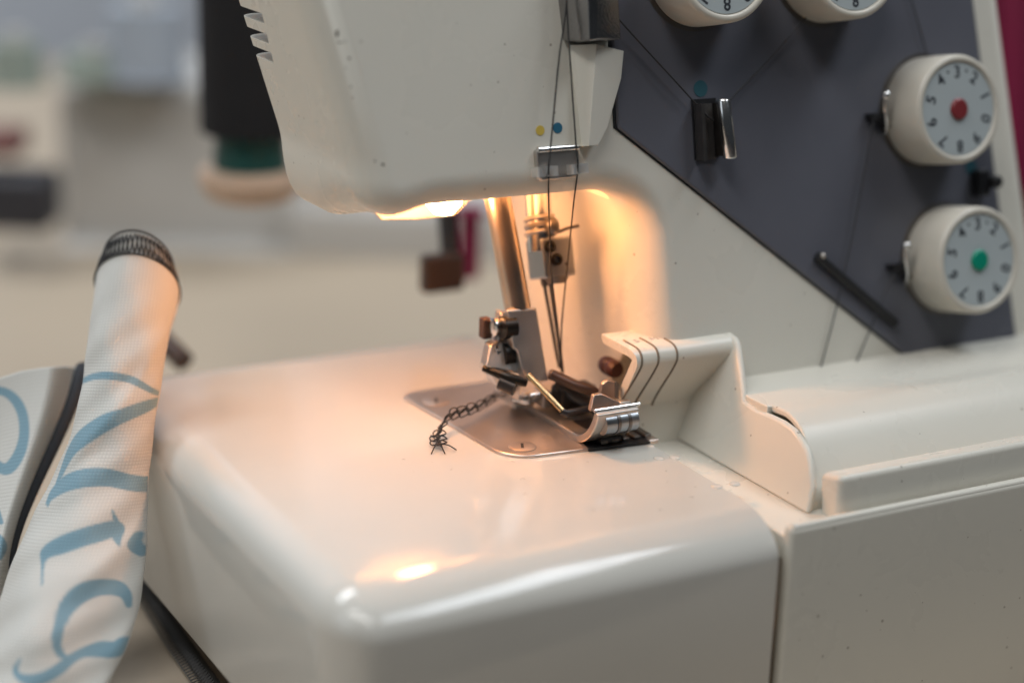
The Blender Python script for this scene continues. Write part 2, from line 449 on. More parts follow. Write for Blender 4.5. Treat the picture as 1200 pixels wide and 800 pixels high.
# tension thread guide: bent sheet with a bright rolled lip
c = fp(838, 150, .9)
sec = [(-6.4, 4.6), (-6.0, .8), (-3.0, .5), (-1.2, .7), (2.4, 3.5), (2.6, 6.5), (3.6, 8.2), (5.4, 8.6), (6.6, 7.4), (6.7, 5.6)]
def sheet(c, sec, h0, h1, th, name, m_, par, bevel=.2, tilt=0.):
    pts = catmull([V((a, b, 0)) for a, b in sec], 4)
    L = []; Rr = []
    for i, p in enumerate(pts):
        t_ = (pts[min(i+1, len(pts)-1)]-pts[max(i-1, 0)]).normalized(); n = V((-t_.y, t_.x, 0))*th/2
        L.append(p+n); Rr.append(p-n)
    loop = L+Rr[::-1]
    rings = [[c+EX*(p.x+tilt*h)+FN*p.y+FU*h for p in loop] for h in (h0, h1)]
    return G().loft(rings).mk(name, m_, par, angle=40)
tg = sheet(c, sec[:4], -7.5, 6.0, .9, 'thread_guide', M['darksteel'], om)
G().tube([c+EX*.4+FN*4.2+FU*-7.6+EX*.6, c+EX*.4+FN*4.2+FU*-7.2+EX*.6, c+EX*.4+FN*4.2+FU*6.4-EX*.5, c+EX*.4+FN*4.2+FU*6.8-EX*.5], [1.4, 1.75, 1.75, 1.4], 24).mk('guide_roller', M['chrome'], tg, angle=50)
G().frame_box(c+EX*-.4+FN*2.0-FU*.4, EX, FU, FN, .4, 6.4, 2.0).mk('roller_bracket', M['darksteel'], tg)
G().frame_box(c+EX*(-3.2)+FN*.3, EX, FU, FN, 3.4, 7.2, .4).mk('guide_base', M['black'], tg)
# slot / wire guide lower on the panel
a = fp(957, 300, 1.6); b = fp(1049, 379, 1.6)
wg = G().tube([a+(a-b).normalized()*.2, a, b, b+(b-a).normalized()*.3], [.5, 1.25, 1.25, .5], 12).mk('wire_guide', M['gap_black'], om)
G().ball(a+FN*1.0+EX*1.2, .8).mk('guide_head', M['steel'], wg)
# hooks beside the two right dials
for (bx, by) in ((1037, 112), (1061, 288)):
    p0 = fp(bx, by, 6); p1 = fp(bx+1, by+20, 5.5); p2 = fp(bx+2, by+38, 3); p3 = fp(bx-1, by+46, 1)
    h = G().tube(catmull([p0, p1, p2, p3], 5), .55, 10).mk('thread_hook', M['chrome'], om)
    G().ball(p0+FN*.5, 1.25).mk('hook_ball', M['chrome'], h)
    q = fp(bx-12, by+24, 1.5)
    G().frame_box(q, EX, FU, FN, 2.6, .7, 1.6).mk('hook_bracket', M['black'], h)
    q2 = fp(bx-6, by+32, 2.0)
    G().frame_box(q2, (EX-FU*.5).normalized(), (FU+EX*.5).normalized(), FN, 2.6, .4, 1.4).mk('hook_bracket', M['black'], h)
q = fp(1147, 214, 2.0)
ck = G().frame_box(q, EX, FU, FN, 1.8, 3.4, 2.6).mk('thread_clip', M['black'], om, bevel=.4)
G().lathe([(0, 0), (1.7, 0), (1.7, 3), (1.2, 3.6), (0, 3.6)], q+EX*2.5+FN*1.5, EX, FU, FN, 16).mk('clip_button', M['black'], ck)

# ---- front of the arm
for x, y, mm_, r in ((633, 153, 'yellow', 1.15), (653.5, 150, 'bluedot', 1.25)):
    c = fp(x, y, .05)
    G().lathe([(0, -.1), (r, -.1), (r, .07), (0, .07)], c, EX, FU, FN, 24).mk('colour_dot', M[mm_], om)
for x, y, rx, ry in ((395, 40, 1.0, 2.6), (398, 50, 1.5, .35), (404, 49, .8, .3), (409.5, 68.5, .9, .65), (439.5, 189, .6, .5), (449, 193, 1.0, .75), (411, 102, .5, .5), (405, 80, .4, .5), (413, 115, .4, .4)):
    # chips sit on the fillet or the face: drop them on the real surface
    o_ = CAM; d_ = ray(x, y).normalized()
    bpy.context.view_layer.update()
    inv = V(WL[body])
    hit, loc, nor, _ = body.ray_cast((o_-inv)*MM, d_)
    if not hit: continue
    loc = V(loc)/MM+inv; nor = V(nor).normalized(); e1 = EZ.cross(nor).normalized(); e2 = nor.cross(e1)
    pts = []
    for k in range(11):
        q = 2*math.pi*k/11; f = .42*rnd.uniform(.55, 1.2)
        pts.append(loc+e1*(rx*f*math.cos(q))+e2*(ry*f*math.sin(q))+nor*.04)
    mk('paint_chip', pts+[p-nor*.08 for p in pts], [tuple(range(11))]+[tuple(range(21, 10, -1))]+[(k, (k+1) % 11, 11+(k+1) % 11, 11+k) for k in range(11)], M['chip'], om, smooth=False)
# bump cover on the arm's right end
def prism_front(front, back_off, name, m_, bev=.8, par=None):
    f = [fp(x, y, o) for x, y, o in front]
    bk = [p-FN*((p-FP0).dot(FN)-back_off) for p in f]
    return f, bk
a1, a2, a3 = fp(668, 53, .3), fp(699, 52, 5.5), fp(731, 60, 4.0)
b1, b2 = fp(683, 172, .3), fp(690, 171, 5.0)
c3, c2 = fp(712, 149, 3.5), fp(701, 170, 3.5)
c1 = fp(728, 92, 4.0)
def flat(p): return p-FN*((p-FP0).dot(FN)+1.5)
front_loop = [a1, b1, b2, c2, c3, c1, a3, a2]
vs = front_loop+[flat(p) for p in front_loop]
fs = [(0, 1, 2, 7), (7, 2, 3, 4, 5, 6)]+[(i, (i+1) % 8, 8+(i+1) % 8, 8+i) for i in range(8)]+[tuple(range(15, 7, -1))]
mk('side_cover', vs, fs, M['cream'], om, bevel=1.0, seg=4, angle=25)
# chrome take-up cover above it
a1, a2, a3, a4 = fp(648, -60, .4), fp(688, -60, 9), fp(698, -60, 9), fp(722, -60, 6)
b1, b2, b3, b4 = fp(661, 48, .4), fp(692, 48, 9), fp(701, 47, 9), fp(728, 47, 6)
fl = [a1, a2, a3, a4, b4, b3, b2, b1]
vs = fl+[flat(p) for p in fl]
fs = [(0, 7, 6, 1), (1, 6, 5, 2), (2, 5, 4, 3)]+[(i, (i+1) % 8, 8+(i+1) % 8, 8+i) for i in range(8)]+[tuple(range(15, 7, -1))]
mk('take_up_cover', vs, fs, M['takeup'], om, bevel=.35, seg=2, angle=25)
# thread guide plate with two hooks
c = fp(653, 193, .8)
gp = fillet_poly([(-5.8, -3.4, 1.5), (5.4, -3.2, 1.5), (5.6, 3.8, .5), (-5.6, 3.8, .5)], 4)
ngp = G().loft([[c+EX*p.x+FU*p.y+FN*o for p in gp] for o in (-1.5, .8)]).mk('needle_thread_guide', M['steel'], om, bevel=.25)
G().tube([c+EX*-5.4+FU*3.7+FN*.7, c+EX*5.4+FU*3.7+FN*.7], .75, 12).mk('rolled_edge', M['chrome'], ngp)
for (x0, x1, y0) in ((623, 648, 202), (663, 683, 199)):
    a = fp(x0, y0, 1.2); b = fp(x1, y0-2, 1.2); L = (b-a).length
    e = (b-a).normalized()
    path = [a+FN*0, a+FN*2.2+e*.1, a+FN*2.9+e*L*.22, a+FN*1.2+e*L*.5, a+FN*1.3+e*L*.66, a+FN*3.0+e*L*.9, a+FN*1.6+e*L]
    path = catmull(path, 4)
    rg = [[p+FU*1.15+FN*.28, p-FU*1.15+FN*.28, p-FU*1.15-FN*.28, p+FU*1.15-FN*.28] for p in path]
    G().loft(rg)  .mk('hook', M['hook'], ngp, angle=40)

# ---- needle assembly
nd0 = ay(659, 437, -8); nd1 = ay(641.5, 322, -1.0)         # right needle: low end, clamp end
nax = (nd1-nd0).normalized()
cb = ay(650, 325, -1.5); ct = ay(645, 279, 1.5)
cax = (ct-cb).normalized()
cx = EX; cyv = cax.cross(cx).normalized(); cx = cyv.cross(cax).normalized()
cc = (cb+ct)/2; H_ = (ct-cb).length
clamp = G().frame_box(cc+cyv*1.0, cx, cyv, cax, 4.3, 4.4, H_/2).mk('needle_clamp', M['coolsteel'], om, bevel=.5)
fs_ = cc+cyv*(1.0-4.4) if (cyv.dot(CAM-cc) < 0) else cc+cyv*(1.0+4.4)
fdir = (fs_-cc-cyv*1.0).normalized()
for x, y in ((644, 289), (652, 304)):
    p = at_plane(x, y, fs_, fdir)
    G().lathe([(0, 0), (1.55, 0), (1.55, .5), (1.2, .7), (.8, .7), (.75, -.2), (0, -.2)], p, cx, cax, fdir, 20).mk('clamp_screw', M['blackscrew'], clamp)
p = at_plane(664, 309, fs_, fdir); G().lathe([(0, -.1), (.45, -.1), (.45, .1), (0, .1)], p, cx, cax, fdir, 10).mk('pin_hole', M['black'], clamp)
G().lathe([(0, -1.6), (2.6, -1.6), (3.6, 0), (0, 0)], cb, cx, cyv, cax, 24).mk('clamp_nut', M['darksteel'], clamp)
nbt = ay(630, 225, 6); nbb = ay(633, 281, 2)
nbax = (nbt-nbb).normalized()
nb = G().tube([nbb-nbax*3, nbt+nbax*22], 3.1, 28).mk('needle_bar', M['chrome'], om)
e1 = nbax.orthogonal().normalized(); e2 = nbax.cross(e1)
hel = [nbb+nbax*(1.0+5.2*i/90)+(e1*math.cos(i*.21*1.0)+e2*math.sin(i*.21))*3.45 for i in range(91)]
G().tube(hel, .55, 8).mk('collar_coil', M['steel'], nb)
sp = ay(647, 266, -1)
G().ball(sp, 1.9, 10, (1, 1, 1.3)).mk('bar_screw', M['darksteel'], nb)
wp = [ay(648, 274, -2), ay(656, 271, -3), ay(665, 267.5, -3.6), ay(678, 264.5, -4)]
wgd = G().tube(catmull(wp, 5), .45, 8).mk('wire_thread_guide', M['darksteel'], nb)
for (xa, ya, xb, yb, Ya, Yb) in ((636, 322, 655, 431, -1, -7), (643, 320, 660, 437, -1.8, -8)):
    a = ay(xa, ya, Ya); b = ay(xb, yb, Yb); d = (b-a)
    G().tube([a-d*.05, a+d*.10, a+d*.14, a+d*.9, a+d*1.0], [.85, .85, .48, .42, .25], 10).mk('needle', M['darksteel'], om)

# presser bar
pt_ = ay(579, 210, 4); pb_ = ay(607, 362, -4)
G().tube([pt_+(pt_-pb_)*.15, pb_], 3.3, 32).mk('presser_bar', M['bar'], om)

# ---- presser foot holder
hb = ay(611, 403, -9)
hax = (ay(595, 362, -5)-ay(612, 445, -13)).normalized()
pf = root('presser_foot', '', '', (-8, -10, 0)); del pf['label']; del pf['category']
pf.parent = om; pf.location = (WL[pf]-WL[om])*MM
# flat steel tongue
Y1, Y2 = -7, -13
tq = [ay(594, 363, Y1), ay(629, 360, Y1), ay(643, 446, Y2), ay(616, 446, Y2), ay(607, 411, (Y1+Y2)/2), ay(603, 409, (Y1+Y2)/2)]
nrm = (tq[1]-tq[0]).cross(tq[3]-tq[0]).normalized()
if nrm.dot(CAM-tq[0]) < 0: nrm = -nrm
G().loft([tq, [p-nrm*3.2 for p in tq]]).mk('shank', M['clamp'], pf, bevel=.45)
# bracket to the left of it with two screws
bq = [ay(588, 366, -3), ay(606, 370, -4), ay(614, 440, -10), ay(570, 430, -8), ay(575, 405, -6), ay(584, 400, -5)]
G().loft([bq, [p+EY*3.5 for p in bq]]).mk('bracket', M['steel'], pf, bevel=.5)
for x, y, r in ((579, 383, 2.3), (580, 414, 2.2)):
    c = ay(x, y, -5)
    s_ = G().tube([c+EX*2.6, c+EX*.6, c-EX*.4, c-EX*.9], [r*.8, r, r, r*.6], 20).mk('bracket_screw', M['chrome'], pf)
    G().tube([c+EX*1.2+V((0, -1.5, 0)), c+EX*4.6+V((0, -1.5, 0))], r*1.25, 16).mk('screw_collar', M['blackscrew'], s_)
G().frame_box(ay(569, 384, -2), EX, EY, EZ, 1.2, 1.5, 2.6).mk('lug', M['brown'], pf, bevel=.4)
# base rib under the bracket
rp = [ay(566, 431, -6), ay(585, 438, -9), ay(604, 445, -12), ay(617, 449, -13)]
G().tube(rp, [.8, 1.2, 1.3, 1.0], 10).mk('rib', M['blackscrew'], pf)
q = [ay(570, 433, -6), ay(612, 448, -12), ay(608, 470, -12), ay(583, 452, -6)]
G().loft([q, [p+EY*4 for p in q]]).mk('skirt', M['steel'], pf, bevel=.3)
G().tube([ay(586, 447, -9), ay(604, 455, -12)], 2.0, 12).mk('spring', M['black'], pf)
# sole: thin steel runner with upturned toe
XL, XR = -10.6, 1.0
prof = catmull([V((4, 2.6)).to_3d(), V((-8, 2.5)).to_3d(), V((-23.5, 2.4)).to_3d(), V((-27.6, 3.0)).to_3d(), V((-30.9, 5.4)).to_3d(), V((-33.0, 8.6)).to_3d(), V((-33.8, 11)).to_3d()], 6)
def band(prof, th, x0, x1):
    T = []; B = []
    for i, p in enumerate(prof):
        t_ = (prof[min(i+1, len(prof)-1)]-prof[max(i-1, 0)]).normalized(); n = V((-t_.y, t_.x, 0))
        if n.y < 0: n = -n
        T.append(p); B.append(p-n*th)
    lp = T+B[::-1]
    return G().loft([[V((x, p.x, p.y)) for p in lp] for x in (x0, x1)])
sole = band(prof, 1.9, XL, XR).mk('sole', M['steel'], pf, bevel=.3, angle=40)
# lip line and the dark rounded underside of the toe
G().tube([V((XL-.1, -33.9, 11.1)), V((XR+.8, -34.1, 11.2))], .5, 10).mk('toe_lip', M['chrome'], sole)
G().tube([V((XL+2.4, -33.4, 7.4)), V((XR-.3, -33.6, 7.5))], 2.8, 24).mk('toe_roll', M['coolsteel'], sole)
for xx in (-5.2, -2.2):
    G().tube([V((xx, -33.5, 7.45)), V((xx+.8, -33.5, 7.45))], 3.0, 24).mk('roll_ring', M['darksteel'], sole)
G().box(XL+4, XR-1.5, -31, -16, .9, 2.4).mk('under_plate', M['black'], sole, bevel=.3)
# upright tab on the toe
def px_slab(pts, thick, nv, name, m_, par, bev=.25):
    return G().loft([pts, [p+nv*thick for p in pts]]).mk(name, m_, par, bevel=bev, angle=30)
tb = [ay(692, 482, -31), ay(696, 463, -30), ay(705, 461, -30), ay(727, 471, -31), ay(727, 480, -31.5)]
px_slab(tb, 1.4, EY, 'toe_tab', M['knife'], pf)
tb = [ay(727, 471, -31.2), ay(740, 470, -31.2), ay(740, 481, -31.8), ay(727, 481, -31.8)]
px_slab(tb, 2.0, EY, 'tab_block', M['steel'], pf)
# moving knife behind it
tb = [ay(702, 468, -25), ay(706, 450, -25), ay(712, 445, -25), ay(721, 447, -26), ay(722, 466, -26)]
px_slab(tb, 1.2, EY, 'knife', M['knife'], om)
tb = [ay(721, 447, -26.2), ay(726, 449, -26.4), ay(726, 468, -26.4), ay(721, 467, -26.2)]
px_slab(tb, 2.0, EY, 'knife_edge', M['darksteel'], om)
# upper looper bar, dark
lp = [ay(643, 438, -13), ay(652, 441, -14), ay(676, 452, -18), ay(694, 458, -20), ay(702, 466, -21)]
G().tube(catmull(lp, 4), [1.0]+[1.35]*15+[1.5], 12).mk('upper_looper', M['brown'], om)
lp = [ay(655, 448, -10), ay(668, 458, -13), ay(690, 470, -16), ay(700, 474, -18)]
G().tube(catmull(lp, 4), 2.0, 12).mk('lower_looper', M['black'], om)
# black mechanism block under the loopers
G().frame_box(ay(672, 464, -11), EX, EY, EZ, 5, 3, 3.0).mk('looper_block', M['blackscrew'], om, bevel=.6)
q = [ay(674, 472, -15), ay(677, 458, -15), ay(681, 472, -15)]
px_slab(q, 1.5, EY, 'looper_tip', M['steel'], om, .2)
# bent brass rod ending in a dark sleeve
rd = [ay(619, 439, -14), ay(640, 461, -19), ay(659, 481, -23)]
ro = G().tube(rd, .75, 12).mk('bent_rod', M['brass'], om)
G().tube([ay(658, 482, -23), ay(664, 484.5, -23.5), ay(689, 479, -22)], [.9, 1.05, .85], 12).mk('rod_sleeve', M['black'], ro)
# hinge pin and small bright parts on the sole
G().tube([ay(601, 464, -6), ay(612, 467, -7), ay(630, 463, -7)], [1.6, 1.6, 1.3], 16).mk('hinge_pin', M['chrome'], pf)
G().ball(ay(616, 467, -8.5), 1.7).mk('pin_head', M['chrome'], pf)
G().tube([ay(584, 452, 0), ay(592, 461, -3)], 1.2, 12).mk('spring_pin', M['chrome'], pf)
G().frame_box(ay(604, 463, 0), EX, EY, EZ, 3.0, 5, 1.8).mk('foot_block', M['steel'], pf, bevel=.6)
G().frame_box(ay(655, 462, -6), EX, EY, EZ, 6, 2.5, 2.2).mk('foot_bridge', M['steel'], pf, bevel=.5)

# ---- needle plate, feed dogs
A_ = az(475, 467, .5); Bp = az(588, 538, .5); 
outl = fillet_poly([(-34.5, 23, 4), (9, 23, 0), (9, -33, 0), (-31, -29.5, 9)], 8)
npl = G().loft([[V((p.x, p.y, z)) for p in outl] for z in (-.5, .75)]).mk('needle_plate', M['plate'], om, bevel=.35)
for x, y in ((511, 470), (612, 523)):
    p = az(x, y, .8)
    s_ = G().lathe([(0, -.3), (3.4, -.3), (3.4, .12), (2.9, .28), (0, .22)], p, EX, EY, EZ, 32).mk('plate_screw', M['plate'], npl)
    G().frame_box(p+V((0, 0, .27)), (EX*.5+EY).normalized(), (EX-EY*.5).normalized(), EZ, 1.5, .35, .05).mk('screw_slot', M['black'], s_, smooth=False)
fdg = [az(664, 500, .8), az(735, 500, .8), az(762, 517, .8), az(690, 526, .8)]
G().loft([[p+EZ*o for p in fdg] for o in (-.6, .08)]).mk('feed_well', M['black'], om, smooth=False)
for k in range(5):
    x0 = -6.5+k*3.1
    G().box(x0, x0+1.9, -31.2, -8, .9, 1.7).mk('feed_dog', M['darksteel'], om, bevel=.2)

# dark red knob in the throat beside the guard
G().lathe([(0, -3), (2.0, -3), (2.3, -1.8), (2.3, -.4), (2.0, 0), (2.3, .4), (2.3, 1.8), (1.8, 3), (0, 3)], ay(716, 430, -14), EX, EZ, -EY, 24).mk('looper_knob', M['reddark'], om, angle=40)

# ---- right-hand base: inner wall, guard, looper cover
LEAN = .33
def wx(z): return 20+(z+4)*LEAN
WN = V((1, 0, -LEAN))
def aw(x, y): return at_plane(x, y, (20, 0, -4), WN)
wpx = [(803, 520), (945, 602), (951, 570), (949, 545), (945, 528), (937, 514), (928, 502), (915, 493), (900, 486), (886, 481), (871, 470), (868, 440), (863, 404), (859, 396), (852, 391)]
wl = [aw(x, y) for x, y in wpx]
wl = wl+[V((wx(23.6), -20, 23.6)), V((wx(-4), -20, -4))]
G().loft([wl, [p+EX*1.7 for p in wl]]).mk('inner_wall', M['cream'], om, bevel=.6, seg=3, angle=30)
# sunk channel between bed and wall
fl_ = [V((BX1-1, -86.2, -4)), V((40, -85.6, -4)), V((40, -22, -4)), V((BX1-1, -22, -4))]
G().loft([[p+EZ*o for p in fl_] for o in (-6, 0)]).mk('channel_floor', M['cream'], om, bevel=.5)
# finger guard: bent shell
gpth = catmull([V((-24.5, -5, 0)), V((-24.7, 5, 0)), V((-25.6, 8.5, 0)), V((-32.0, 18.0, 0)), V((-33.4, 21.4, 0)), V((-31.8, 23.7, 0)), V((-27.5, 24.2, 0)), V((-18, 24.2, 0))], 6)
def guard_ring(shift):
    T = []; B = []
    for i, p in enumerate(gpth):
        t_ = (gpth[min(i+1, len(gpth)-1)]-gpth[max(i-1, 0)]).normalized(); n = V((t_.y, -t_.x, 0))
        T.append(p); B.append(p+n*2.4)
    return T+B[::-1]
gl = guard_ring(0)
def gx(p):       # slanted free end
    return 1.0-1.2*smooth(22, 26, p.y)+2.5*(1-smooth(-4, 22, p.y))
guard = G().loft([[V((gx(p), p.x, p.y)) for p in gl], [V((wx(p.y)+.8, p.x, p.y)) for p in gl]]).mk('finger_guard', M['cream'], om, bevel=.5, seg=3, angle=35)
for k, xg in enumerate((0.9+2.6-2.4+1.2, 7.0, 12.4)):
    idx = range(8, len(gpth)-4)
    pts = []
    for i in idx:
        p = gpth[i]; t_ = (gpth[i+1]-gpth[i-1]).normalized(); n = V((-t_.y, t_.x, 0))
        if n.x > 0 and n.y <= 0: n = -n
        pts.append(V((xg-.35*(20-p.y)*.12, p.x, p.y)))
    rg = []
    for j, p in enumerate(pts):
        rg.append(p)
    G().tube(rg, .33, 6).mk('guide_groove', M['groove'], guard)  # dark brown line drawn for each groove
for ch, xg in (('-', 2.2), ('S', 5.2), ('M', 10.2), ('-', 15)):
    cu = bpy.data.curves.new('t', 'FONT'); cu.body = ch; cu.size = 3.0; cu.align_x = 'CENTER'; cu.align_y = 'CENTER'; cu.extrude = .02; cu.resolution_u = 3
    to = bpy.data.objects.new('t', cu); COL.objects.link(to); bpy.context.view_layer.update()
    me = bpy.data.meshes.new_from_object(to.evaluated_get(bpy.context.evaluated_depsgraph_get()))
    mk('stitch_mark', [V((xg+v.co.x, -26.3+v.co.y, 24.24+v.co.z)) for v in me.vertices], [tuple(p.vertices) for p in me.polygons], M['mark'], guard, smooth=False)
    bpy.data.objects.remove(to); bpy.data.meshes.remove(me); bpy.data.curves.remove(cu)

# looper cover: proud shell to the right of the wall
dpx = [(903, 474), (922, 482), (935, 496), (943, 512), (948, 532), (952, 560), (953, 585), (946, 602), (933, 616)]
WN2 = WN
dl = [at_plane(x, y, (21.9, 0, -4), WN) for x, y in dpx]
dl = catmull(dl, 5)
cz = V((0, -50, 0))
inner = []
for i, p in enumerate(dl):
    t_ = (dl[min(i+1, len(dl)-1)]-dl[max(i-1, 0)]).normalized(); n = V((0, t_.z, -t_.y)).normalized()
    if n.dot(V((0, -50, 0))-p) < 0: n = -n
    inner.append(p+n*1.8)
lp = dl+inner[::-1]
cover = G().loft([lp, [p+EX*125 for p in lp]]).mk('looper_cover', M['cream'], om, bevel=.5, seg=3, angle=40)
# top ledge behind the cover, up to the column
tq_ = dl[0]
G().loft([[V((wx(tq_.z)+.6, tq_.y-.6, z)), V((150, tq_.y-.6, z)), V((150, -30, z)), V((wx(tq_.z)+.6, -30, z))] for z in (tq_.z-8, tq_.z-.12)]).mk('top_ledge', M['cream'], om, bevel=.25)
# lower front panel with its rim
g = round_box(7.3, 150, -88.5, -85.3, tz+.3, -1.0, (1.2, 1, 1.6, 1, 1, 1.6), k=4)
g.mk('front_panel', M['cream'], cover, angle=60)
G().tube([V((8.2, -87.3, -1.5)), V((150, -87.3, -1.8))], .9, 12).mk('panel_rim', M['cream'], cover)
# grip bar
def lean_bar(p): return V((p.x, p.y+.25*(p.z), p.z))
g1 = ay(983, 558, -83)
round_box(g1.x, 150, -83.5, -76.5, -5, g1.z, (1.6, 1, 1.6, 1, 1, 1.6), k=5, fn=lambda p: V((p.x, p.y+.1*(p.z-6), p.z-.22*(p.y+83)*smooth(0, 6, p.z)))).mk('grip_bar', M['cream'], cover, angle=60)
# dark thread slot at the column's foot
a = fp(985, 455, .3); b = fp(1048, 444, .3)
G().frame_box((a+b)/2, (b-a).normalized(), FU, FN, (b-a).length/2, .7, .25).mk('thread_slot', M['black'], om, smooth=False)

# presser lifter behind the arm
lf = G().frame_box(ad(518, 319, 545), EX, EY, EZ, 6.5, 2.5, 5.6).mk('presser_lifter', M['brown'], om, bevel=1.2, seg=3)
G().tube([ad(523, 240, 550), ad(529, 315, 548)], 2.9, 12).mk('lifter_stem', M['black'], lf)

# spool stand behind the arm: cone holder plate
cd = 610
c0 = ad(294, 207, cd)
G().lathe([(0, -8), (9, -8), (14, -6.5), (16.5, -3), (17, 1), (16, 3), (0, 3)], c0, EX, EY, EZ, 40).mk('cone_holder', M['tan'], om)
cone = root('thread_cone', 'black thread cone with green base standing behind the lit arm', 'thread cone', c0+EZ*3)
G().lathe([(0, 3.2), (12, 3.2), (12.2, 5), (11.2, 14.6), (0, 14.6)], c0, EX, EY, EZ, 40).mk('cone_base', M['cone_green'], cone)
G().lathe([(0, 14.7), (15.5, 14.7), (16.2, 15.6), (16.2, 75), (0, 75)], c0, EX, EY, EZ, 40).mk('wound_thread', M['cone_black'], cone)

# ------------------------------------------------------------------ threads
def thread(name, pts, r, label, cat='thread', n=8, m_='thread', group=None):
    o = G().tube(catmull(pts, n), r, 8).mk(name, M[m_], None)
    return tag(o, label, cat, group)
thread('needle_thread', [fp(660, -80, 5), fp(664, 0, 5), fp(655, 70, 5), fp(645.5, 170, 4.5), fp(643, 199, 3.6), ay(643, 240, -16), ay(644.5, 285, -9), ay(646, 318, -8.5), ay(655, 395, -9), ay(657, 432, -10)], .2,
       'black thread from the chrome cover past the blue dot to the needle clamp front')
thread('needle_thread', [fp(661, -80, 5), fp(664, 0, 5), fp(668, 70, 5), fp(675, 170, 4.5), fp(677, 197, 3.6), ay(672, 240, -14), ay(667, 290, -9), ay(659, 370, -9), ay(657.5, 410, -9.5), ay(658, 436, -10)], .2,
       'black thread hanging from the right hook of the needle guide plate')
thread('panel_thread', [fp(700, -10, 8), fp(727, 25, 4.5), fp(790, 94, 4), fp(827, 134, 3.2), fp(836, 141, 2.6)], .2, 'black thread running down across the panel into the chrome tension guide')
thread('panel_thread', [fp(850, 124, 3), fp(866, 106, 3), fp(905, 66, 2.5), fp(945, 20, 2.5), fp(975, -14, 3)], .17, 'thin dark thread rising from the chrome tension guide to the upper dial', m_='greythread')
thread('looper_thread', [fp(1028, 134, 3), fp(1022, 150, 3), fp(1000, 270, 2.6), fp(980, 360, 1.6), fp(955, 457, .6), fp(953, 475, -.2)], .2, 'thin dark thread falling from the hook beside the red capped dial', m_='greythread')
thread('looper_thread', [fp(1052, 314, 3), fp(1042, 332, 3), fp(1020, 385, 1.8), fp(992, 452, .6), fp(988, 464, -.2)], .2, 'thin dark thread falling from the hook beside the green capped dial', m_='greythread')
thread('looper_thread', [fp(1062, -20, 2), fp(1074, 20, 2), fp(1088, 72, 2), fp(1096, 110, 2)], .2, 'dark thread coming down to the red capped dial from above', m_='greythread')

# ---- chained thread tail
cp = [az(612, 468, 2.2), az(590, 466, 2.4), az(575, 474, 2.6), az(558, 484, 2.8), az(540, 489, 3.2), az(524, 495, 2.8), az(516, 506, 2.0), az(513, 516, 1.2), az(514, 524, .6)]
cl = catmull(cp, 14); NL = len(cl)
def chain_pt(s, a, h):
    i = min(NL-2, int(s)); f = s-i; p = cl[i].lerp(cl[i+1], f)
    t_ = (cl[min(i+2, NL-1)]-cl[max(i-1, 0)]).normalized(); n = EZ.cross(t_).normalized()
    return p+n*a+EZ*h
g = G()
NLOOP = 13
for row in (-1, 1):
    for i in range(NLOOP):
        u = (i+.5+(.25 if row > 0 else -.25))/(NLOOP+.3); s = u*(NL-2)
        end = smooth(.6, .85, u)
        la, ha = .35+.65*end, 1-.75*end                     # the ribbon stands up first, lies flat at its end
        jit = rnd.uniform(-.15, .15); ca = row*.85+jit; ra = 1.12*rnd.uniform(.85, 1.1); step = 3.9*rnd.uniform(.9, 1.1)
        lift = 1.25*(1-end)*smooth(0, .15, u)+.25
        pts = []
        for k in range(13):
            q = 2*math.pi*k/12
            wv = ca+ra*math.sin(q); tv = step*math.cos(q)*(1+.15*math.sin(2*q))
            pts.append(chain_pt(max(0, min(NL-2, s+tv)), wv*la, wv*ha+lift+.25*math.sin(q*2+row)))
        g.tube(pts, .18, 6, cap=False)
for ph in (0, 2.1):
    pts = []
    for i in range(160):
        u = i/159; end = smooth(.6, .85, u); wv = .55*math.sin(2*math.pi*NLOOP*u+ph)
        pts.append(chain_pt(u*(NL-2), wv*(.35+.65*end), wv*(1-.75*end)+1.25*(1-end)*smooth(0, .15, u)+.35))
    g.tube(pts, .165, 6)
for (x0, y0, x1, y1) in ((513, 520, 505.5, 531.5), (514, 521, 521.5, 531.5), (515, 520, 535, 527), (513, 521, 505, 510), (514, 514, 519, 527)):
    a = az(x0, y0, 1.4); b = az(x1, y1, .35); mid = (a+b)/2+EZ*.5
    g.tube(catmull([a, mid, b], 5), .165, 6)
for i in range(70):
    p = chain_pt(rnd.uniform(0, NL-2), rnd.uniform(-1, 1), rnd.uniform(.3, 1.8)); d = V((rnd.uniform(-1, 1), rnd.uniform(-1, 1), rnd.uniform(-.3, 1))).normalized()
    g.tube([p, p+d*rnd.uniform(.4, 1.1)], .03, 4)
chain = g.mk('thread_chain', M['thread'], None)
tag(chain, 'loose chained tail of black overlock stitches lying on the needle plate', 'thread chain')

# lint and short fibres caught round the needle plate
g = G()
for i in range(90):
    if i < 60: p = V((rnd.uniform(-34, 6), rnd.uniform(-32, 18), .85))
    else: p = V((rnd.uniform(-85, 5), rnd.uniform(-70, 10), .08))
    L_ = rnd.uniform(.3, 1.5); th = rnd.uniform(0, 6.28); d = V((math.cos(th), math.sin(th), 0)); n = V((-d.y, d.x, 0))
    g.tube(catmull([p, p+d*L_*.5+n*rnd.uniform(-.4, .4)*L_+EZ*rnd.uniform(0, .25), p+d*L_], 3), .035, 4)
lt = g.mk('lint', mat('pale_lint', (.45, .42, .38), .9), om); lt['kind'] = 'stuff'

